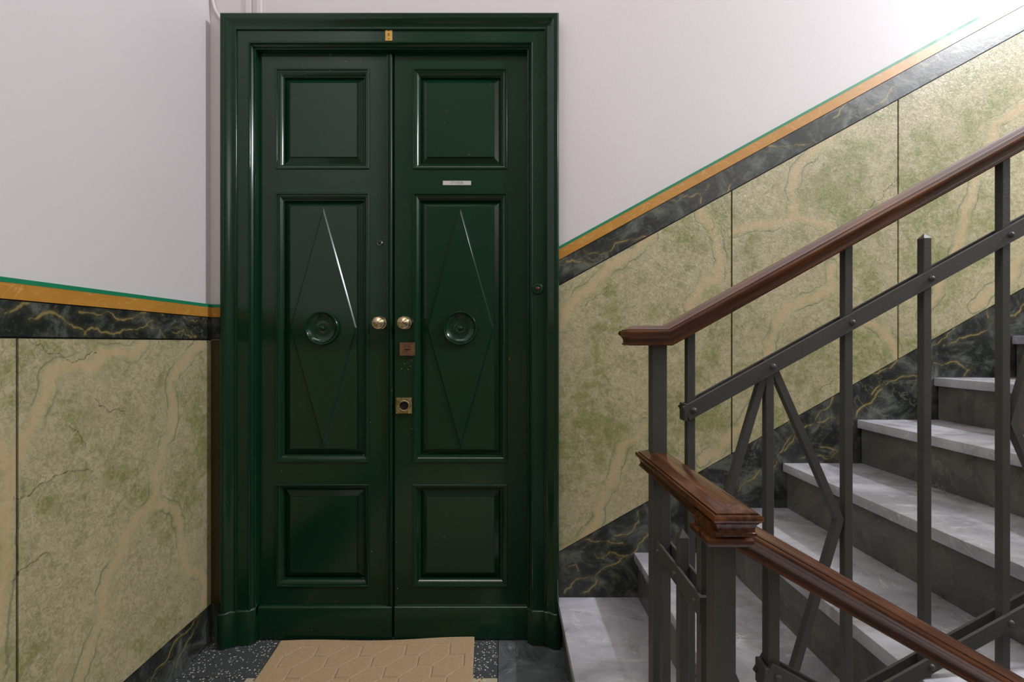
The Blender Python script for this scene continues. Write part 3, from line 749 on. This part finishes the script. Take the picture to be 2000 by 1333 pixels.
def bent(name, pts, w, y0, y1, parent):
    P = [Vector((x, 0, z)) for x, z in pts]; vs_, fs = [], []
    for i, p in enumerate(P):
        a = (P[i]-P[i-1]).normalized() if i else None; b = (P[i+1]-P[i]).normalized() if i+1 < len(P) else None
        if a is None: n_ = Vector((-b.z, 0, b.x)); k = 1
        elif b is None: n_ = Vector((-a.z, 0, a.x)); k = 1
        else:
            na, nb = Vector((-a.z, 0, a.x)), Vector((-b.z, 0, b.x)); n_ = (na+nb).normalized(); k = 1/max(.4, n_.dot(na))
        for s_, y in ((-1, y0), (1, y0), (1, y1), (-1, y1)): q = p+n_*k*w/2*s_; vs_.append((q.x, y, q.z))
    for i in range(len(P)-1):
        for k in range(4): fs.append((i*4+k, i*4+(k+1) % 4, i*4+4+(k+1) % 4, i*4+4+k))
    fs += [(0, 1, 2, 3), tuple(range(len(P)*4-4, len(P)*4))]
    return obj(name, vs_, fs, 'iron', parent)

def flight_rail(root, yc, x0, zr0, slope, nbal, full_top, foot, xend, drop=.408, rv=-1):
    # x0: first baluster; zr0: height of the upper flat bar there; pattern 0 full, 1 lozenge, 2 full, 3 pointed, 4 full ...
    zr = lambda x: zr0+slope*(x-x0); zb = lambda x: zr(x)-.703*1.0
    hb = HB
    rails = []
    for zf in (zr, zb):
        for sy in (-1, 1):
            y = yc+sy*(hb+.0027)
            xs = x0-.0115
            r_ = flat_bar('flat_rail', (xs, y, zf(xs)), (xend, y, zf(xend)), .0275, .005, (0, 1, 0), root); rails.append(r_)
            for i in range(nbal):
                x = x0+SP*i
                if x < xend-.01: rivet((x+.002, y+sy*.0025, zf(x)), (0, sy, 0), r_)
        box('end_clip', x0-.0145, x0-.0085, yc-hb-.005, yc+hb+.005, zf(x0)-.020, zf(x0)+.012, 'iron', root, bev=.001)
    for i in range(nbal):
        x = x0+SP*i; k = i % 4
        if k == 1:
            bar('baluster', x, yc, foot(x), zr(x)+.012, hb, root)
            cz = zr(x)-.3515; v = slope*(SP-hb-.006)
            rx = SP-hb-.0075
            for sd in (-1, 1):
                bent('lozenge_bar', [(x+sd*.011, zr(x)-.016+slope*.011*sd), (x+sd*rx, cz+.0+sd*slope*rx), (x+sd*.011, zb(x)+.016+slope*.011*sd)], .0125, yc-.0065, yc+.0065, root)
        elif k == 3: bar('baluster', x, yc, foot(x), zr(x)+.085, hb, root, tip=.010)
        else: bar('baluster', x, yc, foot(x), full_top(x), hb, root)

# upper flight
up_r = tag(empty('stair_railing'), 'dark iron stair railing with lozenges climbing right before the upper marble steps', 'railing')
su = .557
def tread_z(x):
    z = 0.0
    for a, b in zip(nos, hz):
        if x-.008 >= a-.0: z = b
    return z+.0002
XU = 2.62
flight_rail(up_r, YR, .3407, .9886, SLP, 16, lambda x: 1.1065+su*(x-.3018), tread_z, XU, rv=-1)
bar('newel_post', XN, YR, tread_z(XN), 1.1075, .0130, up_r)
rail('handrail', [(.2165, YR, 1.1425), (.2915, YR, 1.1425), (.9, YR, 1.1425+su*.6085), (XU, YR, 1.1425+su*(XU-.2915))], (0, 1, 0), True, False, 'wood', up_r)

# level piece between the two newels
lv_r = tag(empty('landing_railing'), 'short level iron railing with pointed bar under moulded handrail between two newel posts', 'railing')
yA, yF, yB = .806-D, .7275-D, .651-D
zl = .746
for y in (yA, yB): bar('baluster', XN, y, .0002, .8755, .00725, lv_r)
bar('baluster', XN, yF, .0002, .8175, .00775, lv_r, tip=.012)
for z in (zl, .09):
    for sx in (-1, 1):
        x = XN+sx*(.00775+.0027)
        r_ = flat_bar('flat_rail', (x, yA+.0095, z), (x, yB-.0125, z), .030, .005, (1, 0, 0), lv_r)
        for y in (yA, yF, yB): rivet((x+sx*.0025, y, z), (sx, 0, 0), r_, .0045)
    box('end_clip', XN-.013, XN+.013, yB-.0155, yB-.0095, z-.024, z+.014, 'iron', lv_r, bev=.001)
rail('handrail', [(XN, .884-D, .9115), (XN, .552-D, .9115)], (1, 0, 0), True, True, 'wood', lv_r)

# lower flight
lo_r = tag(empty('stair_railing'), 'dark iron railing of the descending flight with worn brown handrail in the foreground', 'railing')
bar('newel_post', XN, YM, .0002, .856, .0133, lo_r)
sl = .57
def low_z(x): return 0.0002 if x < FX else -.16*math.ceil((x-FX-.02)/.283-1e-6)+.0002
flight_rail(lo_r, YM, .3470, .6830, -SLP, 8, lambda x: .735+.128-sl*(x-.300)-.015, lambda x: low_z(x), 1.42)
XE = 1.42
rail('handrail', [(.2960, YM, .8900), (.8, YM, .8900-sl*.504), (XE, YM, .8900-sl*(XE-.296))], (0, 1, 0), False, False, 'wood', lo_r)
def block(name, secs, mat, parent, cx, cy, bev=.0):
    vs_, fs, gr = [], [], []
    for z, hx in secs:
        for sx, sy in ((-1,-1),(1,-1),(1,1),(-1,1)): vs_.append((cx+sx*hx, cy+sy*hx, z)); gr.append((sx*hx, sy*hx, z))
    for i in range(len(secs)-1):
        for k in range(4): fs.append((i*4+k, i*4+(k+1) % 4, i*4+4+(k+1) % 4, i*4+4+k))
    fs += [(0, 1, 2, 3), tuple(range(len(secs)*4-4, len(secs)*4))]
    o = obj(name, vs_, fs, mat, parent, 30)
    at = o.data.attributes.new('grain', 'FLOAT_VECTOR', 'POINT'); at.data.foreach_set('vector', np.array(gr, np.float32).ravel())
    return o
cyb = .5945-D
bl = block('handrail_block', [(.8545, .0175), (.8562, .0225), (.8590, .0268), (.8625, .0285), (.8668, .0285), (.8690, .0270), (.8700, .0240), (.8712, .0236), (.8745, .0236), (.8750, .0252), (.8895, .0252)], 'wood', lo_r, .2790, cyb)
tag(bl, 'moulded dark wooden block carrying both handrails')
